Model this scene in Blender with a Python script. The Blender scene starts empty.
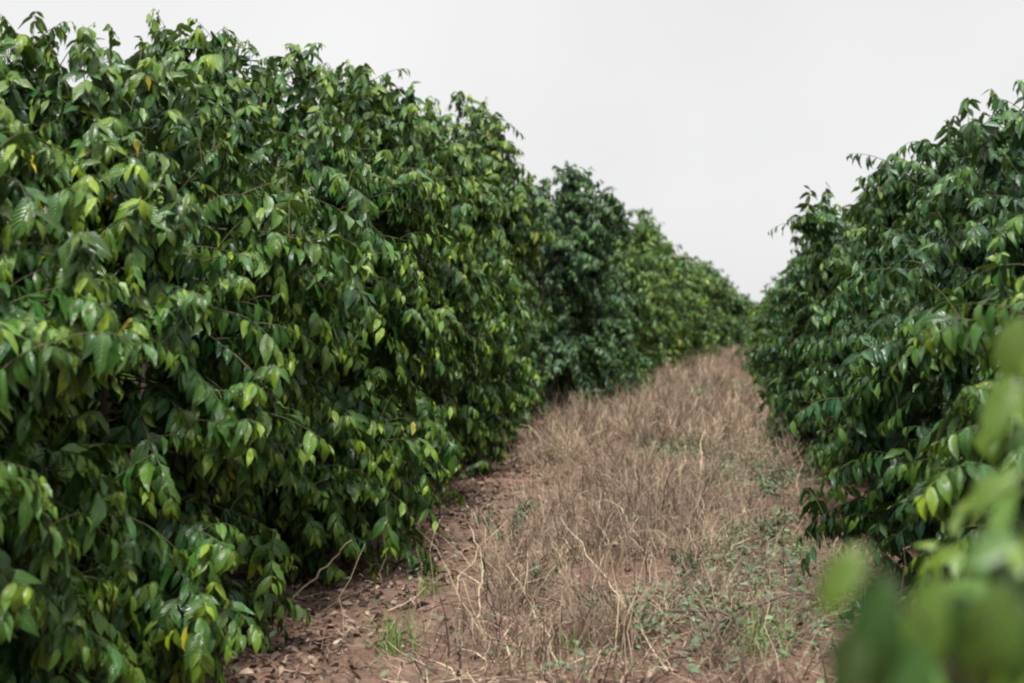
import bpy, math, random
import numpy as np

rng = np.random.default_rng(7)
random.seed(7)
SC = bpy.context.scene
COL = SC.collection
R = math.radians

# ------------------------------------------------------------------ camera frame (used to place things at real depths)
F_PX, VPX, HORY, EYE = 1280.0, 755.0, 300.0, 1.6
YAW = math.atan((VPX - 512) / F_PX)
PITCH = -math.atan((341.5 - HORY) / F_PX)


def ray(px, py):
    v = np.array([(px - 512) / F_PX, 1.0, -(py - 341.5) / F_PX])
    c, s = math.cos(PITCH), math.sin(PITCH)
    v = np.array([v[0], v[1] * c - v[2] * s, v[1] * s + v[2] * c])
    c, s = math.cos(YAW), math.sin(YAW)
    return np.array([v[0] * c - v[1] * s, v[0] * s + v[1] * c, v[2]])


def on_ground(px, py, z=0.0):
    d = ray(px, py)
    t = (z - EYE) / d[2]
    return np.array([d[0] * t, d[1] * t, z])


def at_depth(px, py, y):
    d = ray(px, py)
    t = y / d[1]
    return np.array([d[0] * t, y, EYE + d[2] * t])


# ------------------------------------------------------------------ numeric helpers
def smooth(a, b, x):
    t = np.clip((x - a) / (b - a), 0, 1)
    return t * t * (3 - 2 * t)


def vnoise(x, y, seed=0):
    xi, yi = np.floor(x).astype(np.int64), np.floor(y).astype(np.int64)
    xf, yf = x - xi, y - yi

    def h(a, b):
        n = (a * 374761393 + b * 668265263 + seed * 1442695041) & 0x7FFFFFFF
        n = ((n ^ (n >> 13)) * 1274126177) & 0x7FFFFFFF
        return ((n ^ (n >> 16)) & 0xFFFF) / 65535.0
    u, v = xf * xf * (3 - 2 * xf), yf * yf * (3 - 2 * yf)
    a = h(xi, yi) * (1 - u) + h(xi + 1, yi) * u
    b = h(xi, yi + 1) * (1 - u) + h(xi + 1, yi + 1) * u
    return a * (1 - v) + b * v


def fbm(x, y, seed=0, octv=3):
    s, a, t = 0.0, 1.0, 0.0
    for k in range(octv):
        s = s + a * vnoise(x * 2 ** k, y * 2 ** k, seed + k)
        t += a
        a *= 0.5
    return s / t


def unit(v):
    return v / np.maximum(np.linalg.norm(v, axis=-1, keepdims=True), 1e-9)


def ground_z(x, y):
    x, y = np.asarray(x, float), np.asarray(y, float)
    z = -2.4 * smooth(31, 62, y)
    z = z + (fbm(x * 0.9, y * 0.9, 3) - 0.5) * 0.09 + (fbm(x * 4, y * 4, 9) - 0.5) * 0.06
    z = z + 0.05 * np.exp(-((x + 0.75) / 0.7) ** 2)          # low grassy crown in the middle of the track
    return z


# ------------------------------------------------------------------ mesh building
def mesh_from(name, verts, faces, mats, tone=None, uv=None, smooth_shade=True):
    """verts (n,3); faces list of int arrays (m,k); tone (n,4) point colour attribute; uv (n,2) per vertex."""
    me = bpy.data.meshes.new(name)
    verts = np.asarray(verts, np.float32)
    me.vertices.add(len(verts))
    me.vertices.foreach_set('co', verts.ravel())
    loops = np.concatenate([f.ravel() for f in faces]).astype(np.int32)
    tot = np.concatenate([np.full(len(f), f.shape[1], np.int32) for f in faces])
    start = np.concatenate([[0], np.cumsum(tot)[:-1]]).astype(np.int32)
    me.loops.add(len(loops))
    me.polygons.add(len(tot))
    me.loops.foreach_set('vertex_index', loops)
    me.polygons.foreach_set('loop_start', start)
    me.polygons.foreach_set('loop_total', tot)
    me.polygons.foreach_set('use_smooth', np.full(len(tot), smooth_shade))
    if tone is not None:
        at = me.attributes.new('tone', 'FLOAT_COLOR', 'POINT')
        at.data.foreach_set('color', np.asarray(tone, np.float32).ravel())
    if uv is not None:
        l = me.uv_layers.new(name='leaf_uv')
        l.data.foreach_set('uv', np.asarray(uv, np.float32)[loops].ravel())
    me.update()
    me.validate()
    for m in mats if isinstance(mats, (list, tuple)) else [mats]:
        me.materials.append(m)
    return me


def link(name, me, parent=None, loc=(0, 0, 0)):
    o = bpy.data.objects.new(name, me)
    o.location = loc
    if parent:
        o.parent = parent
    COL.objects.link(o)
    return o


def tag(o, label=None, cat=None, group=None, kind=None):
    if label: o['label'] = label
    if cat: o['category'] = cat
    if group: o['group'] = group
    if kind: o['kind'] = kind
    return o


def empty(name, loc=(0, 0, 0), rz=0.0):
    o = bpy.data.objects.new(name, None)
    o.empty_display_size = 0.3
    o.location = loc
    o.rotation_euler = (0, 0, rz)
    COL.objects.link(o)
    return o


def tubes(paths, radii, sides=6):
    """paths (n,k,3), radii (n,k) -> verts, [quads]"""
    paths, radii = np.asarray(paths, float), np.asarray(radii, float)
    n, k, _ = paths.shape
    tan = unit(np.gradient(paths, axis=1))
    ref = np.where(np.abs(tan[..., 2:3]) > 0.9, np.array([1.0, 0, 0]), np.array([0, 0, 1.0]))
    a = unit(np.cross(tan, ref))
    b = np.cross(tan, a)
    ang = np.linspace(0, 2 * math.pi, sides, endpoint=False)
    ring = (a[:, :, None] * np.cos(ang)[None, None, :, None] + b[:, :, None] * np.sin(ang)[None, None, :, None])
    v = paths[:, :, None] + ring * radii[:, :, None, None]
    idx = np.arange(n * k * sides).reshape(n, k, sides)
    nx = np.roll(idx, -1, axis=2)
    q = np.stack([idx[:, :-1], nx[:, :-1], nx[:, 1:], idx[:, 1:]], -1).reshape(-1, 4)
    caps = idx[:, -1, ::1].reshape(-1, sides)
    return v.reshape(-1, 3), [q, caps]


# ------------------------------------------------------------------ leaves
def leaf_template(rows):
    t = np.array(rows)
    prof = np.sin(np.pi * np.clip(t, 0, 1) ** 0.85) ** 0.8
    prof = prof * (1 - 0.50 * smooth(0.55, 1.0, t)) + 0.0
    prof[0], prof[-1] = 0.03, 0.0
    return t, prof


LODS = {0: [0, .1, .28, .5, .72, .88, 1.0], 1: [0, .22, .52, .82, 1.0], 2: [0, .4, .78, 1.0]}


def build_leaves(base, d, n, L, W, lod, bend, fold, tone, mats, name, rg):
    t, prof = leaf_template(LODS[lod])
    k, N = len(t), len(base)
    w = np.cross(d, n)
    kap = np.maximum(bend, 0.02)[:, None]
    al = np.sin(kap * t) / kap
    dr = (1 - np.cos(kap * t)) / kap
    mid = base[:, None] + L[:, None, None] * (al[..., None] * d[:, None] - dr[..., None] * n[:, None])
    hw = W[:, None] * prof[None] * 0.5
    ph = rg.uniform(0, 6.28, N)[:, None]
    wav = 0.28 * np.sin(t[None] * 11 + ph) * hw
    up = np.cos(kap * t)[..., None] * n[:, None] + np.sin(kap * t)[..., None] * d[:, None]
    rise = (fold[:, None] * hw)
    le = mid - w[:, None] * hw[..., None] + up * (rise + wav)[..., None]
    ri = mid + w[:, None] * hw[..., None] + up * (rise - wav)[..., None]
    V = np.stack([le, mid, ri], 2)                       # N,k,3(lmr),3
    idx = np.arange(N * k * 3).reshape(N, k, 3)
    q1 = np.stack([idx[:, :-2, 0], idx[:, :-2, 1], idx[:, 1:-1, 1], idx[:, 1:-1, 0]], -1).reshape(-1, 4)
    q2 = np.stack([idx[:, :-2, 1], idx[:, :-2, 2], idx[:, 1:-1, 2], idx[:, 1:-1, 1]], -1).reshape(-1, 4)
    t1 = np.stack([idx[:, -2, 0], idx[:, -2, 1], idx[:, -1, 1]], -1)
    t2 = np.stack([idx[:, -2, 1], idx[:, -2, 2], idx[:, -1, 1]], -1)
    uv = np.zeros((N, k, 3, 2))
    uv[..., 0] = np.array([0, .5, 1])[None, None]
    uv[..., 1] = t[None, :, None]
    tn = np.repeat(tone[:, None], k * 3, 1).reshape(-1, 4)
    return mesh_from(name, V.reshape(-1, 3), [q1, q2, t1, t2], mats, tn, uv.reshape(-1, 2))


PROFILES = {'dome': [.80, .90, .98, 1.0, .94, .77, .55, .35, .10], 'boxy': [.80, .90, .96, 1.0, .98, .90, .78, .60, .30],
            'wide': [.94, 1.0, 1.0, .93, .82, .68, .50, .34, .10]}


def crown_profile(zr, kind='dome'):
    return np.interp(zr, [0, .04, .15, .38, .62, .78, .88, .95, 1.0], PROFILES[kind])


def shoots(P0, P1, P2, s0, spacing, rg, leafL, lod, young=1.0):
    """quadratic bezier branches -> leaf arrays + twig paths"""
    N = len(P0)
    ln = np.linalg.norm(P1 - P0, axis=1) + np.linalg.norm(P2 - P1, axis=1)
    K = int(np.ceil(ln.max() / spacing)) + 1
    k = np.arange(K)[None]
    s = 1 - (k + rg.uniform(0, .6, (N, 1))) * spacing / ln[:, None] * (1 + 0.12 * rg.normal(0, 1, (N, K)))
    ok = (s > s0[:, None]) & (s <= 1.0)
    s = np.clip(s, 0, 1)
    q = s[..., None]
    P = (1 - q) ** 2 * P0[:, None] + 2 * q * (1 - q) * P1[:, None] + q * q * P2[:, None]
    T = unit(2 * (1 - q) * (P1 - P0)[:, None] + 2 * q * (P2 - P1)[:, None])
    side = unit(np.cross(T, np.array([0, 0, 1.0])) + 1e-6)
    out = unit((P2 - P0) * np.array([1, 1, 0.0]) + 1e-6)[:, None] * np.ones_like(P)
    rep = lambda a: np.concatenate([a[ok], a[ok]])
    sg = np.concatenate([np.ones(ok.sum()), -np.ones(ok.sum())])[:, None]
    P, T, side, out, tipd = rep(P), rep(T), rep(side), rep(out), rep(np.where(ok, (1 - s) * ln[:, None], 0))
    br = rep(np.repeat(np.arange(N)[:, None], K, 1))
    keep = rg.uniform(0, 1, len(P)) < 0.93
    P, T, side, out, sg, tipd, br = [a[keep] for a in (P, T, side, out, sg, tipd, br)]
    M = len(P)
    droop = rg.uniform(.5, 1.9, (M, 1))
    d = unit(side * sg * rg.uniform(.5, 1.0, (M, 1)) + T * rg.uniform(.25, .75, (M, 1)) + out * .15
             + np.array([0, 0, -1.0]) * droop + rg.normal(0, .30, (M, 3)))
    n0 = np.array([0, 0, 1.0]) * .75 + out * .55 + rg.normal(0, .28, (M, 3))
    n = unit(n0 - (n0 * d).sum(1, keepdims=True) * d)
    young_f = np.exp(-tipd / 0.11) * young
    vig = rg.uniform(.8, 1.15, N)[br]
    L = leafL * vig * rg.uniform(.62, 1.22, M) * (1 - .45 * np.exp(-tipd / 0.05))
    W = L * rg.uniform(.30, .42, M)
    bend = rg.uniform(.25, 1.1, M)
    fold = rg.uniform(.12, .5, M)
    brt = rg.beta(1.6, 2.2, N)[br]
    age = np.clip(young_f * rg.uniform(.2, 1.0, M) * (.3 + brt), 0, 1)
    yel = np.where(rg.uniform(0, 1, M) < .003, rg.uniform(.5, 1, M), 0)
    tone = np.stack([age, np.clip(.55 * rg.uniform(0, 1, M) + .45 * brt, 0, 1), yel, np.ones(M)], 1)
    return P, d, n, L, W, bend, fold, tone


def bush_data(H, Rc, lod, seed, dens=1.0, leafL=.122, prof='dome'):
    """leaf arrays and woody paths of one coffee bush standing at the origin"""
    rg = np.random.default_rng(seed)
    nb = int(300 * dens * (Rc / 1.2) * (H / 3.0))
    if lod == 2:
        nb = int(nb * .8)
    # stems: a handful of upright shoots leaning out of one base
    ns = 5
    th = np.linspace(0, 6.28, ns, endpoint=False) + rg.uniform(0, 1.2, ns)
    lean = rg.uniform(.14, .34, ns) * Rc
    hs = H * rg.uniform(.68, .82, ns)
    q = np.linspace(0, 1, 9)
    stem = np.zeros((ns, 9, 3))
    stem[..., 0] = .07 * np.cos(th)[:, None] + (lean * np.cos(th))[:, None] * q ** .7 + rg.normal(0, .012, (ns, 9))
    stem[..., 1] = .07 * np.sin(th)[:, None] + (lean * np.sin(th))[:, None] * q ** .7 + rg.normal(0, .012, (ns, 9))
    stem[..., 2] = hs[:, None] * q - .05 * (q == 0)
    srad = np.linspace(.032, .007, 9)[None] * rg.uniform(.85, 1.2, (ns, 1))
    # branch tips spread over a lumpy crown surface; some patches left open as dark gaps
    cand = nb * 3
    zr = rg.beta(1.12, 1.05, cand) * .98 + .015
    az = rg.uniform(0, 2 * math.pi, cand)
    off = seed * 3.7
    lump = fbm(az * 1.5 + off, zr * H * 1.35 + off, seed, 1)
    gap = fbm(az * 2.6 + off + 40, zr * H * 2.4 + off, seed + 5, 2)
    wgt = np.clip((gap - .36) * 4.6, .025, 1) * (.35 + crown_profile(zr, prof))
    pick = np.argsort(-rg.uniform(0, 1, cand) ** (1 / wgt))[:nb]
    zr, az, lump = zr[pick], az[pick], lump[pick]
    rad = Rc * .95 * crown_profile(zr, prof) * (1 + .62 * (lump - .5)) * rg.uniform(.84, 1.02, nb)
    tip = np.stack([rad * np.cos(az), rad * np.sin(az), np.maximum(zr * H, .10) + .22 * (lump - .5)], 1)
    # each branch leaves the stem that leans its way
    best = np.argmax(np.cos(az[:, None] - th[None]) + rg.normal(0, .35, (nb, ns)), 1)
    top = smooth(.72, .98, zr)
    zs = zr * H * (1 - .06) + (1 - top) * rg.uniform(.05, .5, nb) * np.maximum(rad, .3) - top * rg.uniform(.15, .5, nb)
    zs = np.clip(zs, .15, hs[best] * rg.uniform(.72, .985, nb))
    f = np.clip(zs / hs[best], 0, 1)
    i0 = np.minimum((f * 8).astype(int), 7)
    w = (f * 8 - i0)[:, None]
    P0 = stem[best, i0] * (1 - w) + stem[best, i0 + 1] * w
    mid = P0 * .45 + tip * .55
    arch = np.linalg.norm(tip - P0, axis=1) * rg.uniform(.10, .30, nb)
    P1 = mid + np.array([0, 0, 1.0]) * arch[:, None] + rg.normal(0, .05, (nb, 3))
    s0 = rg.uniform(.22, .5, nb)
    spacing = {0: .037, 1: .042, 2: .076}[lod]
    LL = leafL * {0: 1.0, 1: 1.05, 2: 1.45}[lod]
    # side shoots off the outer half of every branch
    ks = 5
    sb = np.repeat(np.arange(nb), ks)
    ss = rg.uniform(.42, .97, nb * ks)[:, None]
    S0 = (1 - ss) ** 2 * P0[sb] + 2 * ss * (1 - ss) * P1[sb] + ss * ss * tip[sb]
    bd = unit(tip - P0)[sb]
    sd = unit(bd * rg.uniform(.1, .9, (nb * ks, 1)) + rg.normal(0, .62, (nb * ks, 3)) + np.array([0, 0, -.05]))
    sl_ = rg.uniform(.12, .36, nb * ks)[:, None]
    S1 = S0 + sd * sl_ * .55 + np.array([0, 0, .03])
    S2 = S0 + sd * sl_ + np.array([0, 0, -1.0]) * sl_ * rg.uniform(.05, .45, (nb * ks, 1))
    S2[:, 2] = np.maximum(S2[:, 2], .08)
    allP = [np.concatenate([a, b]) for a, b in ((P0, S0), (P1, S1), (tip, S2))]
    leaves = shoots(*allP, np.concatenate([s0, np.full(nb * ks, .12)]), spacing, rg, LL, lod)
    # upright leader shoots at the crown's top
    nt = 16
    a2 = rg.uniform(0, 6.28, nt)
    r2 = Rc * rg.uniform(.03, .48, nt)
    zt = H * np.interp(r2 / Rc, [0, .3, .5], [1.0, .94, .86]) * rg.uniform(.86, .96, nt)
    t2 = np.stack([r2 * np.cos(a2), r2 * np.sin(a2), zt], 1)
    b2 = t2 * np.array([.72, .72, 1]) - np.array([0, 0, .55])
    m2 = (t2 + b2) / 2 + rg.normal(0, .04, (nt, 3))
    lead = shoots(b2, m2, t2, np.full(nt, .15), spacing * 1.1, rg, LL * .92, lod)
    leaves = [np.concatenate([a, b]) for a, b in zip(leaves, lead)]
    qq = np.linspace(0, 1, 6)[None, :, None]
    bez = lambda A, B, C: (1 - qq) ** 2 * A[:, None] + 2 * qq * (1 - qq) * B[:, None] + qq * qq * C[:, None]
    tw = np.concatenate([bez(*allP), bez(b2, m2, t2)])
    tr = np.linspace(.0055, .0016, 6)[None] * np.ones((len(tw), 1))
    tr[nb:] *= .5
    return leaves, (stem, srad), (tw, tr), rg


# ------------------------------------------------------------------ materials
def new_mat(name):
    m = bpy.data.materials.new(name)
    m.use_nodes = True
    nt = m.node_tree
    nt.nodes.clear()
    out = nt.nodes.new('ShaderNodeOutputMaterial')
    return m, nt, out


def N(nt, typ, **kw):
    n = nt.nodes.new(typ)
    for k, v in kw.items():
        setattr(n, k, v)
    return n


def mixc(nt, fac, a, b):
    n = N(nt, 'ShaderNodeMix', data_type='RGBA')
    for s, v in ((n.inputs[0], fac), (n.inputs[6], a), (n.inputs[7], b)):
        if isinstance(v, bpy.types.NodeSocket): nt.links.new(v, s)
        elif isinstance(v, (int, float)): s.default_value = v
        else: s.default_value = (*v, 1)
    return n.outputs[2]


def math_n(nt, op, a, b=None):
    n = N(nt, 'ShaderNodeMath', operation=op)
    for s, v in zip(n.inputs, (a, b)):
        if v is None: continue
        if isinstance(v, bpy.types.NodeSocket): nt.links.new(v, s)
        else: s.default_value = v
    return n.outputs[0]


def leaf_material():
    m, nt, out = new_mat('coffee_leaf')
    at = N(nt, 'ShaderNodeAttribute', attribute_name='tone')
    sep = N(nt, 'ShaderNodeSeparateColor')
    nt.links.new(at.outputs['Color'], sep.inputs[0])
    age, rnd, yel = sep.outputs
    oi = N(nt, 'ShaderNodeObjectInfo')
    c = mixc(nt, rnd, (.003, .019, .008), (.017, .090, .019))
    c = mixc(nt, age, c, (.165, .252, .016))
    c = mixc(nt, yel, c, (.34, .30, .04))
    mul = N(nt, 'ShaderNodeMix', data_type='RGBA', blend_type='MULTIPLY')
    mul.inputs[0].default_value = 1
    nt.links.new(c, mul.inputs[6]); nt.links.new(oi.outputs['Color'], mul.inputs[7])
    c = mul.outputs[2]
    uv = N(nt, 'ShaderNodeUVMap', uv_map='leaf_uv')
    sx = N(nt, 'ShaderNodeSeparateXYZ')
    nt.links.new(uv.outputs[0], sx.inputs[0])
    across = math_n(nt, 'ABSOLUTE', math_n(nt, 'SUBTRACT', sx.outputs[0], .5))
    rib = math_n(nt, 'LESS_THAN', across, .035)
    c = mixc(nt, math_n(nt, 'MULTIPLY', rib, .45), c, (.12, .17, .05))
    geo = N(nt, 'ShaderNodeNewGeometry')
    under = mixc(nt, .55, c, (.06, .11, .03))
    col = mixc(nt, geo.outputs['Backfacing'], c, under)
    # quilted side veins
    vein = math_n(nt, 'SINE', math_n(nt, 'SUBTRACT', math_n(nt, 'MULTIPLY', sx.outputs[1], 62.0), math_n(nt, 'MULTIPLY', across, 30.0)))
    bump = N(nt, 'ShaderNodeBump')
    bump.inputs['Strength'].default_value = .35
    bump.inputs['Distance'].default_value = .004
    nt.links.new(vein, bump.inputs['Height'])
    p = N(nt, 'ShaderNodeBsdfPrincipled')
    nt.links.new(col, p.inputs['Base Color'])
    nt.links.new(bump.outputs[0], p.inputs['Normal'])
    rr = N(nt, 'ShaderNodeMapRange')
    nt.links.new(rnd, rr.inputs[0])
    rr.inputs[3].default_value, rr.inputs[4].default_value = .27, .40
    rough = math_n(nt, 'ADD', rr.outputs[0], math_n(nt, 'MULTIPLY', geo.outputs['Backfacing'], .25))
    nt.links.new(rough, p.inputs['Roughness'])
    p.inputs['Specular IOR Level'].default_value = .42
    tr = N(nt, 'ShaderNodeBsdfTranslucent')
    tc = mixc(nt, .5, c, (.11, .17, .008))
    nt.links.new(tc, tr.inputs[0])
    mx = N(nt, 'ShaderNodeMixShader')
    mx.inputs[0].default_value = .11
    nt.links.new(p.outputs[0], mx.inputs[1]); nt.links.new(tr.outputs[0], mx.inputs[2])
    nt.links.new(mx.outputs[0], out.inputs[0])
    return m


def tone_material(name, stops, rough=.85, transl=0.0, spec=.2):
    """colour picked along a ramp by the red channel of 'tone', varied by the green one"""
    m, nt, out = new_mat(name)
    at = N(nt, 'ShaderNodeAttribute', attribute_name='tone')
    sep = N(nt, 'ShaderNodeSeparateColor')
    nt.links.new(at.outputs['Color'], sep.inputs[0])
    rp = N(nt, 'ShaderNodeValToRGB')
    e = rp.color_ramp.elements
    while len(e) < len(stops): e.new(.5)
    for el, (ps, c) in zip(e, stops):
        el.position = ps; el.color = (*c, 1)
    nt.links.new(sep.outputs[0], rp.inputs[0])
    hsv = N(nt, 'ShaderNodeHueSaturation')
    nt.links.new(rp.outputs[0], hsv.inputs['Color'])
    mr = N(nt, 'ShaderNodeMapRange')
    mr.inputs[3].default_value, mr.inputs[4].default_value = .7, 1.3
    nt.links.new(sep.outputs[1], mr.inputs[0]); nt.links.new(mr.outputs[0], hsv.inputs['Value'])
    p = N(nt, 'ShaderNodeBsdfPrincipled')
    nt.links.new(hsv.outputs[0], p.inputs['Base Color'])
    p.inputs['Roughness'].default_value = rough
    p.inputs['Specular IOR Level'].default_value = spec
    if transl:
        tr = N(nt, 'ShaderNodeBsdfTranslucent'); nt.links.new(hsv.outputs[0], tr.inputs[0])
        mx = N(nt, 'ShaderNodeMixShader'); mx.inputs[0].default_value = transl
        nt.links.new(p.outputs[0], mx.inputs[1]); nt.links.new(tr.outputs[0], mx.inputs[2])
        nt.links.new(mx.outputs[0], out.inputs[0])
    else:
        nt.links.new(p.outputs[0], out.inputs[0])
    return m


def bark_material(name, a, b, scale=30):
    m, nt, out = new_mat(name)
    tc = N(nt, 'ShaderNodeTexCoord')
    no = N(nt, 'ShaderNodeTexNoise')
    no.inputs['Scale'].default_value = scale
    no.inputs['Detail'].default_value = 5
    nt.links.new(tc.outputs['Object'], no.inputs[0])
    p = N(nt, 'ShaderNodeBsdfPrincipled')
    nt.links.new(mixc(nt, no.outputs[0], a, b), p.inputs['Base Color'])
    p.inputs['Roughness'].default_value = .9
    bp = N(nt, 'ShaderNodeBump'); bp.inputs['Strength'].default_value = .5; bp.inputs['Distance'].default_value = .006
    nt.links.new(no.outputs[0], bp.inputs['Height']); nt.links.new(bp.outputs[0], p.inputs['Normal'])
    nt.links.new(p.outputs[0], out.inputs[0])
    return m


def soil_material():
    m, nt, out = new_mat('soil')
    tc = N(nt, 'ShaderNodeTexCoord')
    def noise(s, d=6, r=.6):
        n = N(nt, 'ShaderNodeTexNoise')
        n.inputs['Scale'].default_value = s; n.inputs['Detail'].default_value = d; n.inputs['Roughness'].default_value = r
        nt.links.new(tc.outputs['Object'], n.inputs[0]); return n.outputs[0]
    def ramp(f, stops):
        rp = N(nt, 'ShaderNodeValToRGB'); e = rp.color_ramp.elements
        while len(e) < len(stops): e.new(.5)
        for el, (ps, c) in zip(e, stops): el.position = ps; el.color = (*c, 1)
        nt.links.new(f, rp.inputs[0]); return rp.outputs[0]
    big, med, fine = noise(.7), noise(5), noise(38, 8, .7)
    c1 = ramp(med, [(.30, (.080, .047, .034)), (.5, (.170, .105, .076)), (.72, (.26, .178, .134))])
    c2 = ramp(fine, [(.32, (.050, .032, .023)), (.52, (.165, .108, .079)), (.75, (.32, .23, .175))])
    c = mixc(nt, .5, c1, c2)
    red = ramp(big, [(.45, (0, 0, 0)), (.65, (1, 1, 1))])
    c = mixc(nt, math_n(nt, 'MULTIPLY', red, .35), c, (.22, .115, .078))
    p = N(nt, 'ShaderNodeBsdfPrincipled')
    nt.links.new(c, p.inputs['Base Color'])
    p.inputs['Roughness'].default_value = .95
    p.inputs['Specular IOR Level'].default_value = .15
    bp = N(nt, 'ShaderNodeBump'); bp.inputs['Strength'].default_value = .9; bp.inputs['Distance'].default_value = .03
    nt.links.new(math_n(nt, 'ADD', fine, math_n(nt, 'MULTIPLY', med, 1.5)), bp.inputs['Height'])
    nt.links.new(bp.outputs[0], p.inputs['Normal'])
    nt.links.new(p.outputs[0], out.inputs[0])
    return m


M_LEAF = leaf_material()
M_STEM = bark_material('coffee_bark', (.09, .07, .05), (.22, .18, .14))
M_TWIG = bark_material('coffee_twig', (.035, .042, .014), (.09, .085, .035))
M_SOIL = soil_material()
M_STRAW = tone_material('dry_straw', [(0, (.050, .034, .027)), (.28, (.155, .110, .082)), (.58, (.285, .212, .152)), (.85, (.42, .33, .225)), (1, (.52, .42, .28))], .8, .12)
M_LITTER = tone_material('leaf_litter', [(0, (.035, .023, .018)), (.35, (.10, .066, .05)), (.7, (.21, .148, .11)), (1, (.34, .26, .19))], .85)
M_WEED = tone_material('weed_leaf', [(0, (.055, .095, .048)), (.5, (.095, .145, .072)), (1, (.15, .20, .10))], .6, .2, .3)
M_FRESH = tone_material('fresh_grass', [(0, (.075, .14, .03)), (1, (.19, .28, .07))], .55, .25, .3)
M_DEAD = bark_material('dead_wood', (.035, .027, .022), (.10, .078, .062), 40)
M_PALE = bark_material('pale_straw_stem', (.28, .22, .14), (.46, .38, .26), 25)

# ------------------------------------------------------------------ ground: one sheet to the horizon
xs = np.unique(np.round(np.concatenate([-np.geomspace(6, 500, 26), np.arange(-6, 4.01, .07), np.geomspace(4, 500, 26)]), 3))
ys = np.unique(np.round(np.concatenate([-np.geomspace(1, 300, 20), np.arange(-1, 4, .3), np.arange(4, 22, .08), np.arange(22, 64, .5), np.geomspace(64, 600, 26)]), 3))
gx, gy = np.meshgrid(xs, ys)
gz = ground_z(gx, gy)
idx = np.arange(gx.size).reshape(gx.shape)
q = np.stack([idx[:-1, :-1], idx[:-1, 1:], idx[1:, 1:], idx[1:, :-1]], -1).reshape(-1, 4)
g = link('ground', mesh_from('ground', np.stack([gx, gy, gz], -1).reshape(-1, 3), [q], M_SOIL))
tag(g, 'reddish brown bare soil of the plantation track', 'ground', kind='structure')

# ------------------------------------------------------------------ coffee bushes
TINTS = {'mid': (1.04, 1.05, .98), 'dark': (.52, .72, .88), 'warm': (1.48, 1.30, .80), 'fresh': (1.38, 1.28, .85), 'cool': (.78, .95, 1.18)}
LROW, RROW = 'coffee bushes of the left row', 'coffee bushes of the right row'


def assemble(loc, data_meshes, label, group, tint, rz=0.0, sc=(1, 1, 1)):
    fol, stem, twig = data_meshes
    r = empty('coffee_bush', loc, rz)
    r.scale = sc
    tag(r, label, 'coffee bush', group)
    link('trunk', stem, r)
    link('branches', twig, r)
    f = link('foliage', fol, r)
    f.color = (*TINTS[tint], 1)
    return r


def make_meshes(H, Rc, lod, seed, dens=1.0, leafL=.122, extra=None, prof='dome'):
    lv, (st, sr), (tw, tr), rg = bush_data(H, Rc, lod, seed, dens, leafL, prof)
    if extra is not None:
        lv2, tw2, tr2 = extra
        lv = [np.concatenate([a, b]) for a, b in zip(lv, lv2)]
        tw, tr = np.concatenate([tw, tw2]), np.concatenate([tr, tr2])
    P, d, n, L, W, bend, fold, tone = lv
    low = P[:, 2] > .05
    P, d, n, L, W, bend, fold, tone = [a[low] for a in (P, d, n, L, W, bend, fold, tone)]
    fol = build_leaves(P, d, n, L, W, lod, bend, fold, tone, M_LEAF, 'foliage', rg)
    v, f = tubes(st, sr, 8)
    stem = mesh_from('trunk', v, f, M_STEM)
    v, f = tubes(tw, tr, 4 if lod else 5)
    twig = mesh_from('branches', v, f, M_TWIG)
    return fol, stem, twig


# (y along the row, x, height, crown radius, lod, tint, label)
left = [
    (3.9, -3.24, 2.70, 1.22, 0, 'fresh', 'cropped coffee bush at the left edge, dark hollows low in its leaves'),
    (5.5, -3.10, 2.88, 1.25, 0, 'fresh', 'leafy green coffee bush whose crown is the leftmost hump on the skyline'),
    (7.2, -3.12, 3.24, 1.22, 0, 'fresh', 'broad coffee bush of the second skyline hump, pale dry stalk leaning out below it'),
    (9.4, -3.16, 3.44, 1.22, 1, 'warm', 'yellow-tinged coffee bush of the third skyline hump from the left'),
    (11.3, -3.20, 3.36, 1.10, 1, 'fresh', 'left row coffee bush just in front of the tall one with upright leafy tip'),
    (13.2, -3.20, 3.72, .98, 1, 'warm', 'tall coffee bush with an upright leafy tip, last before the sharp skyline step'),
    (15.3, -3.45, 2.5, 0.85, 1, 'mid', 'coffee bush half hidden behind the tall one with the upright leafy tip'),
    (17.6, -2.86, 3.42, 1.08, 1, 'dark', 'dark bluish green rounded coffee bush midway along the left row'),
    (20.1, -2.80, 2.55, 1.20, 1, 'cool', 'coffee bush in the left row with its low skirt spreading onto the grass'),
    (22.8, -2.8, 2.6, 1.15, 1, 'warm', 'yellowish coffee bush just behind the dark rounded one'),
    (25.2, -2.7, 2.8, 1.2, 2, 'warm', None),
    (27.9, -2.6, 3.55, 1.3, 2, 'warm', 'large soft-focus coffee bush making the last big hump of the left skyline'),
    (30.6, -2.4, 2.9, 1.3, 2, 'warm', None),
    (33.2, -2.1, 2.85, 1.3, 2, 'warm', None),
    (35.8, -1.70, 2.95, 1.25, 2, 'mid', None),
    (38.8, -1.45, 2.9, 1.25, 2, 'mid', None),
    (42.0, -1.30, 2.9, 1.25, 2, 'warm', None),
]
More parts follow.
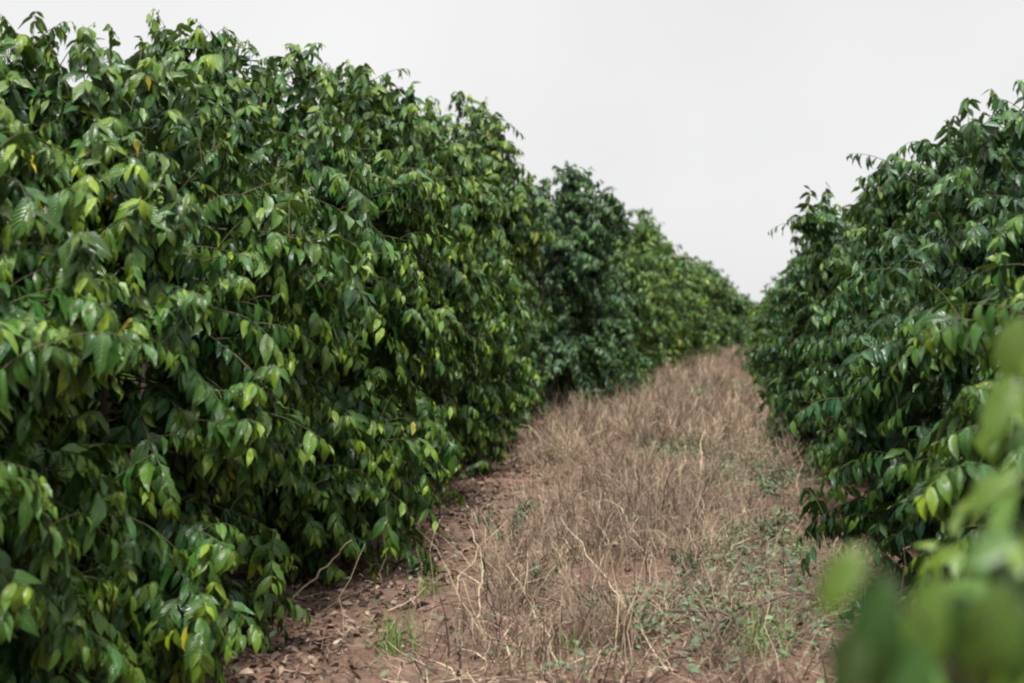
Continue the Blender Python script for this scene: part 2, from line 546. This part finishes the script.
right = [
    (4.6, 1.78, 2.42, 1.18, 0, 'fresh', 'bright green coffee bush cut off by the right edge of the frame'),
    (6.8, 1.66, 2.62, 1.2, 0, 'cool', 'coffee bush between the bush cut by the right edge and the glossy bulging one'),
    (9.2, 1.62, 2.94, 1.24, 1, 'cool', 'glossy dark coffee bush with drooping leaves bulging onto the track from the right'),
    (11.7, 1.42, 2.78, 1.22, 1, 'mid', 'coffee bush at the left shoulder of the right row, where its skyline drops away'),
    (14.3, 1.25, 2.70, 1.10, 1, 'cool', 'coffee bush seen as a narrow strip beyond the glossy right one'),
    (16.8, 1.18, 2.4, 1.12, 1, 'dark', 'dark low coffee bush at the track edge, first of the blurred right row'),
    (20.0, 1.05, 2.2, 1.14, 2, 'mid', 'farthest clearly seen coffee bush of the right row, beside the narrowing track'),
    (23.5, .98, 2.15, 1.2, 2, 'warm', None),
    (27.0, .95, 2.1, 1.2, 2, 'mid', None),
    (31.0, .95, 2.1, 1.2, 2, 'mid', None),
]
FAR_L = 'soft-focus coffee bush among the farthest of the left row'
FAR_R = 'soft-focus coffee bush behind others at the far end of the right row'

variants = {}
for rowdef, group, far in ((left, LROW, FAR_L), (right, RROW, FAR_R)):
    for i, (y, x, H, Rc, lod, tint, label) in enumerate(rowdef):
        loc = (x, y, float(ground_z(x, y)) - .02)
        seed = int(y * 10) + (500 if group == RROW else 0)
        if lod < 2:
            assemble(loc, make_meshes(H, Rc, lod, seed, 1.08 if lod else 1.2, prof={13.2: 'boxy', 17.6: 'boxy', 20.1: 'wide', 11.7: 'boxy', 7.2: 'boxy', 11.3: 'boxy'}.get(y, 'dome')), label, group, tint)
        else:
            v = i % 3
            if v not in variants:
                variants[v] = make_meshes(3.0, 1.22, 2, 900 + v, 1.0)
            assemble(loc, variants[v], label or far, group, tint, random.uniform(0, 6.28), (Rc / 1.22, Rc / 1.22, H / 3.0))

# bushes closing the view where the track drops away
for (y, x, H, tint) in ((46, -.55, 2.85, 'mid'), (48, 1.2, 2.9, 'cool'), (49, -2.4, 2.9, 'mid'), (52, .3, 3.1, 'mid')):
    assemble((x, y, float(ground_z(x, y))), variants[(int(y)) % 3], 'distant coffee bush closing the end of the grassy track',
             'coffee bushes closing the end of the track', tint, random.uniform(0, 6.28), (1.05, 1.05, H / 3.0))

# the closest bush on the right: sprays reach in front of the lens, out of focus
near_loc = np.array([1.55, 1.9, 0.0])
near_loc[2] = float(ground_z(near_loc[0], near_loc[1])) - .02
rgn = np.random.default_rng(77)
# spray tips as points in the place (x, y, z)
tips = np.array([at_depth(*t) for t in [
    (900, 606, 1.30), (868, 628, 1.05), (905, 650, 1.02), (950, 615, 1.25), (880, 640, 1.22), (1000, 636, 1.30), (930, 665, 1.2), (985, 600, 1.1), (1012, 650, 1.05), (950, 690, 1.0), (1002, 480, 1.5), (1012, 380, 1.7), (1016, 330, 1.8), (1000, 540, 1.4),
    (955, 505, 1.9), (970, 430, 2.2), (935, 545, 2.0), (965, 575, 1.7), (915, 590, 1.9)]]) - near_loc
P0 = tips + np.stack([rgn.uniform(.65, .95, len(tips)), rgn.uniform(.2, .5, len(tips)), rgn.uniform(-.65, -.3, len(tips))], 1)
P1 = (P0 + tips) / 2 + np.array([0, 0, .12])
lv2 = shoots(P0, P1, tips, np.full(len(tips), .2), .055, rgn, .125, 0, young=1.5)
lv2[7][:, 0] = np.clip(lv2[7][:, 0] * .5 + rgn.uniform(.0, .4, len(lv2[0])), 0, 1)
# the big leaves closest to the lens, each from its petiole to its tip
hero = [(862, 546, 816, 616, .88, .55), (884, 572, 866, 712, .90, .12), (938, 576, 914, 684, .95, .5), (958, 590, 988, 700, .97, .06), (1002, 582, 972, 700, .95, .4),
        (858, 622, 834, 720, .90, .22), (1018, 536, 955, 566, 1.10, .30), (1022, 470, 958, 506, 1.3, .5), (1016, 376, 984, 446, 1.4, .5), (1022, 316, 1000, 384, 1.5, .5),
        (1022, 600, 1012, 700, 1.0, .25), (918, 640, 905, 740, .93, .15), (1000, 560, 1022, 640, 1.1, .1)]
hb = np.array([at_depth(a, b, d_) for a, b, c_, e_, d_, g_ in hero]) - near_loc
ht = np.array([at_depth(c_, e_, d_ - .015) for a, b, c_, e_, d_, g_ in hero]) - near_loc
hd = unit(ht - hb)
hn = np.array([-.25, -.75, .6]) + rgn.normal(0, .25, (len(hero), 3))
hn = unit(hn - (hn * hd).sum(1, keepdims=True) * hd)
hL = np.linalg.norm(ht - hb, axis=1) * 1.05
hero_arr = (hb, hd, hn, hL, hL * rgn.uniform(.40, .52, len(hero)), rgn.uniform(.2, .9, len(hero)), rgn.uniform(.15, .4, len(hero)),
            np.stack([np.array([h_[5] for h_ in hero]) * .8, rgn.uniform(.1, .8, len(hero)), np.zeros(len(hero)), np.ones(len(hero))], 1))
lv2 = [np.concatenate([a, b]) for a, b in zip(lv2, hero_arr)]
P0 = np.concatenate([P0, hb + np.array([.30, .34, -.55])])
P1 = np.concatenate([P1, hb + np.array([.10, .14, -.12])])
tips = np.concatenate([tips, hb])
qq = np.linspace(0, 1, 6)[None, :, None]
tw2 = (1 - qq) ** 2 * P0[:, None] + 2 * qq * (1 - qq) * P1[:, None] + qq * qq * tips[:, None]
assemble(near_loc, make_meshes(1.75, .95, 0, 333, 1.0, .118, (lv2, tw2, np.linspace(.004, .0013, 6)[None] * np.ones((len(tips), 1)))),
         'blurred green coffee bush in the lower right corner, nearest of all', RROW, 'mid')

# next row over on the left, added to darken the gaps under the crowns
for k_, y_ in enumerate((2.6, 4.4, 6.3, 8.2, 10.2)):
    assemble((-6.0, y_, float(ground_z(-6.0, y_))), variants[k_ % 3], 'coffee bush of the next row, added to darken gaps low in the left row',
             'coffee bushes of the row added behind the left one', 'mid', random.uniform(0, 6.28), (1, 1, .95))


# ------------------------------------------------------------------ dry grass, straw and litter
def track_edges(y):
    l = np.interp(y, [3, 6, 10, 20, 28, 36, 45], [-2.3, -2.3, -2.35, -2.2, -2.0, -1.0, -.6])
    r = np.interp(y, [3, 6, 10, 16, 22, 36, 45], [.9, .75, .5, .25, .05, -.2, .3])
    return l, r


def blades(pos, h, lean_dir, lean, width, curl, segs, rg):
    """ribbon blades; returns verts, quads"""
    Nn = len(pos)
    t = np.linspace(0, 1, segs + 1)
    az = np.stack([np.cos(lean_dir), np.sin(lean_dir), np.zeros(Nn)], 1)
    a0 = lean[:, None] + curl[:, None] * t[None]
    dx = np.sin(a0); dz = np.cos(a0)
    cx = np.concatenate([np.zeros((Nn, 1)), np.cumsum((dx[:, 1:] + dx[:, :-1]) / 2, 1)], 1) / segs
    cz = np.concatenate([np.zeros((Nn, 1)), np.cumsum((dz[:, 1:] + dz[:, :-1]) / 2, 1)], 1) / segs
    c = pos[:, None] + h[:, None, None] * (cx[..., None] * az[:, None] + cz[..., None] * np.array([0, 0, 1.0]))
    kink = rg.normal(0, .03, (Nn, segs + 1, 3)) * h[:, None, None]
    kink[:, 0] = 0
    c = c + kink
    wa = rg.uniform(0, math.pi, Nn)
    wd = np.stack([np.cos(wa), np.sin(wa), rg.uniform(-.5, .5, Nn)], 1)
    wt = (width[:, None] * np.linspace(1, .35, segs + 1)[None] / 2)[..., None]
    V = np.stack([c - wd[:, None] * wt, c + wd[:, None] * wt], 2)
    idx = np.arange(Nn * (segs + 1) * 2).reshape(Nn, segs + 1, 2)
    q = np.stack([idx[:, :-1, 0], idx[:, :-1, 1], idx[:, 1:, 1], idx[:, 1:, 0]], -1).reshape(-1, 4)
    return V.reshape(-1, 3), q


def scatter(n, y0, y1, pad=.0, power=1.0):
    y = y0 + (y1 - y0) * rng.uniform(0, 1, n) ** power
    l, r = track_edges(y)
    x = l - pad + (r - l + 2 * pad) * rng.uniform(0, 1, n)
    return x, y


def strip_cover(x, y):
    """0..1 how much dry grass grows here: thick along the middle of the track, thin on the bare left margin"""
    l, r = track_edges(y)
    u = (x - l) / (r - l)
    c = np.exp(-((u - .47) / .22) ** 2)
    c = np.maximum(c, .95 * smooth(9, 14, y) * np.exp(-((u - .35) / .45) ** 2))
    c = c * (1 - (1 - smooth(.10, .36, u)) * (1 - smooth(10, 15, y)))
    c = c * (.05 + 1.75 * smooth(.30, .72, fbm(x * 1.5, y * .9, 21)))
    c = np.maximum(c, .22 * smooth(.55, .8, u))
    return np.clip(c, .03, 1)


Vs, Qs, Ts, base = [], [], [], 0
def add_blades(x, y, h, lean, width, curl, tone, segs=4, zoff=0.0):
    global base
    pos = np.stack([x, y, ground_z(x, y) - .01 + zoff], 1)
    v, q = blades(pos, h, rng.uniform(0, 6.28, len(x)), lean, width, curl, segs, rng)
    Vs.append(v); Qs.append(q + base)
    base += len(v)
    tn = np.stack([tone, rng.uniform(0, 1, len(x)), np.zeros(len(x)), np.ones(len(x))], 1)
    Ts.append(np.repeat(tn, (segs + 1) * 2, 0))


for (n, y0, y1, ws) in ((9000, 4.6, 11, 1.35), (12000, 11, 21, 1.9), (24000, 21, 42, 3.0)):
    x, y = scatter(n, y0, y1, .25)                                  # tangled upright and leaning dry stalks
    c = strip_cover(x, y)
    k = rng.uniform(0, 1, n) < c
    x, y, c = x[k], y[k], c[k]
    m = len(x)
    h = (.05 + .40 * c * rng.beta(1.5, 2.4, m)) * (1 + .9 * (rng.uniform(0, 1, m) < .06))
    clump = fbm(x * 2.2, y * 2.2, 33)
    tone = np.clip(rng.beta(1.3, 1.5, m) * .9 + (clump - .5) * .8 + .05, 0, 1)
    add_blades(x, y, h, np.abs(rng.normal(.1, .85, m)), ws * rng.uniform(.0016, .0085, m), rng.normal(.6, .8, m), tone)
    x, y = scatter(n, y0, y1, .35)                                  # fallen straw lying on the soil
    c = strip_cover(x, y)
    k = rng.uniform(0, 1, n) < np.clip(c * 1.0 + .16, 0, 1)
    x, y = x[k], y[k]
    m = len(x)
    add_blades(x, y, rng.uniform(.06, .34, m), rng.normal(1.46, .12, m), ws * rng.uniform(.0025, .006, m), rng.normal(0, .25, m),
               np.clip(rng.beta(2, 2, m) + (fbm(x * 2, y * 2, 41) - .5) * .5, 0, 1), 3, .012)
for (nc, y0, y1, ws) in ((190, 5, 11, 1.25), (330, 11, 21, 1.8), (220, 21, 40, 2.8)):        # collapsed tussocks, each fanning from one foot
    cx, cy_ = scatter(nc, y0, y1, .05)
    k = rng.uniform(0, 1, nc) < strip_cover(cx, cy_) * 1.3 + .04
    cx, cy_ = cx[k], cy_[k]
    rep_n = rng.integers(30, 110, len(cx))
    ci = np.repeat(np.arange(len(cx)), rep_n); m = len(ci)
    x = cx[ci] + rng.normal(0, .045, m); y = cy_[ci] + rng.normal(0, .045, m)
    hc = rng.uniform(.18, .52, len(cx))[ci]
    tc_ = rng.beta(1.4, 1.4, len(cx))[ci]
    add_blades(x, y, hc * rng.uniform(.5, 1.25, m), np.abs(rng.normal(.25, .42, m)), ws * rng.uniform(.0025, .006, m), rng.uniform(0, 1.9, m),
               np.clip(tc_ * .6 + rng.uniform(0, .42, m), 0, 1), 5)
for (n, y0, y1, ws) in ((1500, 5, 12, .95), (3000, 12, 22, 1.5), (1200, 22, 40, 2.0)):   # taller single stems, dark or bleached
    x, y = scatter(n, y0, y1, .0)
    k = rng.uniform(0, 1, n) < strip_cover(x, y) * .8
    x, y = x[k], y[k]; m = len(x)
    dark = rng.uniform(0, 1, m) < .80
    add_blades(x, y, rng.uniform(.25, .62, m), np.abs(rng.normal(0, .35, m)), ws * rng.uniform(.004, .008, m), rng.normal(.2, .5, m),
               np.where(dark, rng.uniform(0, .15, m), rng.uniform(.75, 1, m)), 5)
x, y = scatter(900, 5, 20, .3, 1.3)                                  # dark broken twigs lying in the straw
m = len(x)
add_blades(x, y, rng.uniform(.12, .45, m), rng.normal(1.35, .2, m), rng.uniform(.006, .011, m), rng.normal(0, .3, m), rng.uniform(0, .12, m), 4, .02)
gr = link('dry_grass', mesh_from('dry_grass', np.concatenate(Vs), [np.concatenate(Qs)], M_STRAW, np.concatenate(Ts)))
tag(gr, 'tangled dry straw coloured grass covering the track', 'grass', kind='stuff')

# clods of soil on the bare margins
n = 5200
x, y = scatter(n, 4.6, 16, .5, 1.5)
l, r = track_edges(y)
u = (x - l) / (r - l)
k = rng.uniform(0, 1, n) < np.clip(1.0 - 1.5 * smooth(.05, .5, u) + .5 * smooth(.7, 1, u), .1, 1)
x, y = x[k], y[k]; m = len(x)
ico_v = unit(np.array([[a, b, c_] for a in (-1, 0, 1) for b in (-1, 0, 1) for c_ in (-1, 0, 1) if abs(a) + abs(b) + abs(c_) in (1, 3)], float))
import bmesh
bm_ = bmesh.new()
for v_ in ico_v: bm_.verts.new(v_)
bmesh.ops.convex_hull(bm_, input=bm_.verts[:])
bmesh.ops.triangulate(bm_, faces=bm_.faces[:])
bm_.verts.index_update()
ico_v = np.array([v_.co for v_ in bm_.verts]); ico_f = np.array([[v_.index for v_ in f_.verts] for f_ in bm_.faces])
bm_.free()
rad_ = (.006 + .024 * rng.beta(1.1, 4, m))[:, None, None]
cv = ico_v[None] * rad_ * rng.uniform(.65, 1.35, (m, len(ico_v), 1)) * rng.uniform(.6, 1.3, (m, 1, 3))
cv = cv + np.stack([x, y, ground_z(x, y) + .3 * rad_[:, 0, 0]], 1)[:, None]
cf = (ico_f[None] + (np.arange(m) * len(ico_v))[:, None, None]).reshape(-1, 3)
tag(link('soil_clods', mesh_from('soil_clods', cv.reshape(-1, 3), [cf], M_SOIL, smooth_shade=False)), 'small crumbled clods of red brown soil on the bare margins', 'soil clods', kind='stuff')

# dead leaves along the margins
n = 22000
x, y = scatter(n, 4.6, 22, .7, 1.5)
l, r = track_edges(y)
u = (x - l) / (r - l)
k = rng.uniform(0, 1, n) < np.clip(1.1 - 1.9 * smooth(.02, .42, u) + .55 * smooth(.75, 1.0, u), .06, 1)
x, y = x[k], y[k]
m = len(x)
a = rng.uniform(0, 6.28, m)
d = unit(np.stack([np.cos(a), np.sin(a), rng.normal(.05, .25, m)], 1))
nn = np.array([0, 0, 1.0]) + rng.normal(0, .6, (m, 3))
nn = unit(nn - (nn * d).sum(1, keepdims=True) * d)
L = rng.uniform(.02, .085, m)
tone = np.stack([rng.beta(1.5, 1.8, m), rng.uniform(0, 1, m), np.zeros(m), np.ones(m)], 1)
lit = build_leaves(np.stack([x, y, ground_z(x, y) + rng.uniform(.008, .03, m)], 1), d, nn, L, L * rng.uniform(.25, .5, m), 1,
                   rng.uniform(-.5, 2.4, m), rng.uniform(-.2, 1.3, m), tone, M_LITTER, 'leaf_litter', rng)
tag(link('leaf_litter', lit), 'brown dead leaves scattered on the soil beside the bushes', 'leaf litter', kind='stuff')

# low grey-green ground cover in patches
n = 60000
x, y = scatter(n, 5, 24, .1, 1.3)
l, r = track_edges(y)
u = (x - l) / (r - l)
p = smooth(.46, .62, fbm(x * 1.1 + 3, y * .55, 57)) * smooth(.25, .6, u) + .04
k = rng.uniform(0, 1, n) < p * .6
x, y = x[k], y[k]; m = len(x)
a = rng.uniform(0, 6.28, m)
d = unit(np.stack([np.cos(a), np.sin(a), rng.uniform(-.1, .9, m)], 1))
nn = np.array([0, 0, 1.0]) + rng.normal(0, .3, (m, 3))
nn = unit(nn - (nn * d).sum(1, keepdims=True) * d)
L = rng.uniform(.02, .065, m)
tone = np.stack([rng.uniform(0, 1, m), rng.uniform(0, 1, m), np.zeros(m), np.ones(m)], 1)
gc = build_leaves(np.stack([x, y, ground_z(x, y) + rng.uniform(.01, .15, m)], 1), d, nn, L, L * rng.uniform(.3, .5, m), 2,
                  rng.uniform(.1, .8, m), rng.uniform(0, .4, m), tone, M_WEED, 'ground_cover', rng)
tag(link('ground_cover', gc), 'low grey-green creeping weeds spread among the straw', 'ground cover', kind='stuff')


# ------------------------------------------------------------------ single weeds and tufts
def weed_meshes(seed, h=.3, n=9):
    rg = np.random.default_rng(seed)
    az = rg.uniform(0, 6.28, n); ln = h * rg.uniform(.7, 1.15, n); sp = rg.uniform(.2, .8, n)
    tip = np.stack([np.cos(az) * ln * sp, np.sin(az) * ln * sp, ln * np.sqrt(1 - sp ** 2 * .8)], 1)
    P0 = np.stack([np.cos(az) * .015, np.sin(az) * .015, np.full(n, -.01)], 1)
    P1 = tip * .5 + np.array([0, 0, .3]) * ln[:, None]
    lv = shoots(P0, P1, tip, np.full(n, .12), .022, rg, .055, 1)
    lv[7][:, 0] = rg.uniform(0, 1, len(lv[0]))
    P, d, nn, L, W, bend, fold, tone = lv
    fol = build_leaves(P, d, nn, L, W, 1, bend, fold, tone, M_WEED, 'leaves', rg)
    qq = np.linspace(0, 1, 5)[None, :, None]
    tw = (1 - qq) ** 2 * P0[:, None] + 2 * qq * (1 - qq) * P1[:, None] + qq * qq * tip[:, None]
    v, f = tubes(tw, np.linspace(.003, .0012, 5)[None] * np.ones((n, 1)), 5)
    return fol, mesh_from('stems', v, f, M_TWIG)


weeds = [weed_meshes(11), weed_meshes(12), weed_meshes(13)]
weed_spots = [
    (507, 542, 1.25, 'tall blue-green weed at the left rim of the dry grass'),
    (470, 470, 1.1, 'green weed by the bush foot where the left row begins to blur'),
    (640, 640, .8, 'grey-green weed in front of the fallen dark branch'),
    (598, 632, .7, 'small grey-green weed left of the fallen dark branch'),
    (737, 560, 1.0, 'spreading grey-green weed in the middle of the right side of the track'),
    (768, 545, .9, 'grey-green weed close beside the right bushes, level with their lowest leaves'),
    (690, 585, .7, 'small weed on the soil behind the fallen dark branch'),
    (765, 497, 1.0, 'weed on the right of the track beyond the spreading one'),
    (722, 640, .7, 'weed growing under the fork of the fallen dark branch'),
    (545, 600, .7, 'short weed half buried in the thickest dry grass'),
]
for i, (px, py, s, lab) in enumerate(weed_spots):
    p = on_ground(px, py)
    o = empty('green_weed', (p[0], p[1], float(ground_z(p[0], p[1]))), random.uniform(0, 6.28))
    o.scale = (s, s, s * .8)
    tag(o, lab, 'weed', 'green weeds on the track')
    link('stems', weeds[i % 3][1], o)
    link('leaves', weeds[i % 3][0], o)


def tuft_mesh(seed, n=70):
    rg = np.random.default_rng(seed)
    pos = np.stack([rg.normal(0, .045, n), rg.normal(0, .045, n), np.full(n, -.01)], 1)
    v, q = blades(pos, rg.uniform(.10, .24, n), rg.uniform(0, 6.28, n), np.abs(rg.normal(.1, .35, n)), rg.uniform(.004, .008, n),
                  rg.uniform(0, 1.0, n), 5, rg)
    tn = np.stack([rg.uniform(0, 1, n), rg.uniform(0, 1, n), np.zeros(n), np.ones(n)], 1)
    return mesh_from('grass_tuft', v, [q], M_FRESH, np.repeat(tn, 12, 0))


tufts = [tuft_mesh(3), tuft_mesh(4)]
for i, (px, py, s, lab) in enumerate([
    (392, 655, 1.0, 'fresh green grass tuft alone on the bare soil near the left bushes'),
    (430, 598, .6, 'small sparse green tuft on the soil behind the larger one'),
    (755, 668, 1.1, 'fresh green grass tuft at the bottom edge beside the blurred leaves'),
    (800, 560, .8, 'green grass tuft at the foot of the glossy right bush'),
    (575, 662, .6, 'tiny green tuft in the straw at the bottom middle'),
]):
    p = on_ground(px, py)
    o = link('grass_tuft', tufts[i % 2], None, (p[0], p[1], float(ground_z(p[0], p[1]))))
    o.rotation_euler = (0, 0, random.uniform(0, 6.28)); o.scale = (s,) * 3
    tag(o, lab, 'grass tuft', 'fresh green grass tufts')


# ------------------------------------------------------------------ dead stalks and fallen branches
def stick(name, pts, r0, r1, mat, label, cat, group=None, parent=None):
    pts = np.array(pts, float)
    # resample with small wobble
    seg = np.concatenate([[0], np.cumsum(np.linalg.norm(np.diff(pts, axis=0), axis=1))])
    t = np.linspace(0, seg[-1], 14)
    p = np.stack([np.interp(t, seg, pts[:, k]) for k in range(3)], 1)
    p[1:-1] = (p[:-2] + 2 * p[1:-1] + p[2:]) / 4
    p[1:-1] += rng.normal(0, .007, p[1:-1].shape)
    v, f = tubes(p[None], np.linspace(r0, r1, 14)[None], 7)
    o = link(name, mesh_from(name, v, f, mat), parent)
    if parent is None: tag(o, label, cat, group)
    return o


def gnd(px, py, lift=0.0):
    p = on_ground(px, py)
    p[2] = float(ground_z(p[0], p[1])) + lift
    return p


def upright(px, py, top_px, top_py):
    b = gnd(px, py, -.03)
    t = at_depth(top_px, top_py, b[1] + rng.uniform(-.06, .06))
    return b, t


for (a, b, c_, dd, r0, lab) in [
    (497, 628, 484, 548, .007, 'dark upright dead stalk rising from the left side of the dry grass'),
    (619, 612, 600, 570, .006, 'dark bent dead stalk with a drooped top left of the fallen branch'),
    (653, 594, 646, 558, .007, 'short thick dark dead stalk standing in mid track'),
    (459, 690, 455, 638, .008, 'dark dead stub at the bottom edge of the bare soil'),
    (415, 612, 408, 585, .006, 'small dark dead stub on the bare soil margin'),
    (640, 560, 655, 500, .004, 'thin dark dead stalk leaning right among pale straw'),
    (705, 555, 695, 500, .004, 'thin grey dead stalk standing right of the thick straw'),
    (520, 470, 510, 368, .004, 'tall thin dead stalk at the foot of the dark rounded bush'),
    (585, 470, 600, 405, .004, 'thin dead stalk leaning right at the back of the dry grass'),
    (437, 540, 441, 500, .011, 'short dark dead stump under the overhanging left bushes'),
]:
    p, t = upright(a, b, c_, dd)
    m = (p + t) / 2 + np.array([rng.normal(0, .015), 0, 0])
    stick('dead_stalk', [p, m, t], r0, r0 * .5, M_DEAD, lab, 'dead stalk', 'dark dead stalks standing on the track')

pale = [
    ([gnd(284, 612, .01), gnd(284, 612, .01) * .5 + at_depth(352, 540, 6.35) * .5, at_depth(352, 540, 6.35)], .006, 'pale dry stalk leaning up into the left bushes from the bare soil'),
    ([gnd(668, 690, .02), gnd(610, 615, .10), gnd(560, 560, .22)], .006, 'long pale straw stem slanting across the dry grass'),
    ([gnd(640, 560, .10), gnd(615, 545, .22), gnd(590, 545, .2)], .005, 'short arched pale straw stem in mid track'),
    ([gnd(478, 625, .0), gnd(482, 600, .2), gnd(470, 590, .32)], .005, 'pale crooked straw stem beside the dark upright stalk'),
    ([gnd(565, 690, .0), gnd(535, 640, .1), gnd(508, 620, .22)], .005, 'pale straw stem at the bottom middle leaning left'),
]
for pts, r0, lab in pale:
    stick('straw_stem', pts, r0, r0 * .5, M_PALE, lab, 'straw stem', 'pale dry straw stems')

fb = empty('fallen_branch', tuple(gnd(720, 640)))
tag(fb, 'thin dark forked dead branch lying across the right side of the track', 'fallen branch')
o0 = np.array(fb.location)
main = [gnd(640, 634, .06) - o0, gnd(690, 638, .10) - o0, gnd(735, 642, .11) - o0, gnd(795, 660, .06) - o0]
stick('limb', main, .010, .005, M_DEAD, None, None, None, fb)
stick('limb', [gnd(690, 668, .03) - o0, gnd(735, 643, .13) - o0, gnd(790, 622, .16) - o0, gnd(850, 630, .14) - o0], .011, .004, M_DEAD, None, None, None, fb)
stick('limb', [gnd(733, 642, .11) - o0, gnd(745, 660, .05) - o0, gnd(752, 672, .02) - o0], .006, .003, M_DEAD, None, None, None, fb)

# ------------------------------------------------------------------ light: overcast sky, very soft sun
ELEV, ROT = R(70), R(165)
w = bpy.data.worlds.new('World')
SC.world = w
w.use_nodes = True
nt = w.node_tree
nt.nodes.clear()
out = N(nt, 'ShaderNodeOutputWorld')
bg = N(nt, 'ShaderNodeBackground')
sky = N(nt, 'ShaderNodeTexSky', sky_type='NISHITA', sun_disc=False)
sky.sun_elevation, sky.sun_rotation = ELEV, ROT
sky.air_density, sky.dust_density = 1.0, 3.0
hs = N(nt, 'ShaderNodeHueSaturation')
hs.inputs['Saturation'].default_value = .12
nt.links.new(sky.outputs[0], hs.inputs['Color'])
tc = N(nt, 'ShaderNodeTexCoord')
sx = N(nt, 'ShaderNodeSeparateXYZ')
nt.links.new(tc.outputs['Generated'], sx.inputs[0])
mr = N(nt, 'ShaderNodeMapRange', interpolation_type='SMOOTHSTEP')
mr.inputs[1].default_value, mr.inputs[2].default_value = .22, .95
mr.inputs[3].default_value, mr.inputs[4].default_value = 0.0, 1.0
nt.links.new(sx.outputs[2], mr.inputs[0])
cloud = mixc(nt, mr.outputs[0], (4.75, 4.75, 4.77), (12.0, 12.1, 12.6))       # cloud layer, brighter overhead
cn = N(nt, 'ShaderNodeTexNoise')
cn.inputs['Scale'].default_value, cn.inputs['Detail'].default_value = 2.6, 4
nt.links.new(tc.outputs['Generated'], cn.inputs[0])
cm = N(nt, 'ShaderNodeMapRange')
cm.inputs[1].default_value, cm.inputs[2].default_value, cm.inputs[3].default_value, cm.inputs[4].default_value = .3, .7, .95, 1.05
nt.links.new(cn.outputs[0], cm.inputs[0])
vm = N(nt, 'ShaderNodeVectorMath', operation='SCALE')
nt.links.new(mixc(nt, .92, hs.outputs[0], cloud), vm.inputs[0])
nt.links.new(cm.outputs[0], vm.inputs['Scale'])
nt.links.new(vm.outputs[0], bg.inputs[0])
bg.inputs[1].default_value = .10
nt.links.new(bg.outputs[0], out.inputs[0])

sl = bpy.data.lights.new('sun', 'SUN')
sl.energy = 3.8
sl.angle = R(14)
sl.color = (1, .97, .92)
so = bpy.data.objects.new('sun', sl)
so.rotation_euler = (math.pi / 2 - ELEV, 0, math.pi - ROT)
COL.objects.link(so)

# ------------------------------------------------------------------ camera
cd = bpy.data.cameras.new('camera')
cd.lens = F_PX * 36 / 1024
cd.sensor_width = 36
cd.clip_start, cd.clip_end = .05, 2000
cd.dof.use_dof = True
cd.dof.focus_distance = 6.7
cd.dof.aperture_fstop = 2.25
cam = bpy.data.objects.new('camera', cd)
cam.location = (0, 0, EYE)
cam.rotation_euler = (math.pi / 2 + PITCH, 0, YAW)
COL.objects.link(cam)
SC.camera = cam

SC.view_settings.view_transform = 'Standard'
SC.view_settings.look = 'None'
SC.view_settings.exposure = 0.90
SC.view_settings.gamma = 1
cy = SC.cycles
cy.use_denoising = True
cy.max_bounces = 8
cy.diffuse_bounces = 4
cy.transmission_bounces = 4
cy.pixel_filter_type = 'BLACKMAN_HARRIS'
cy.filter_width = 2.2
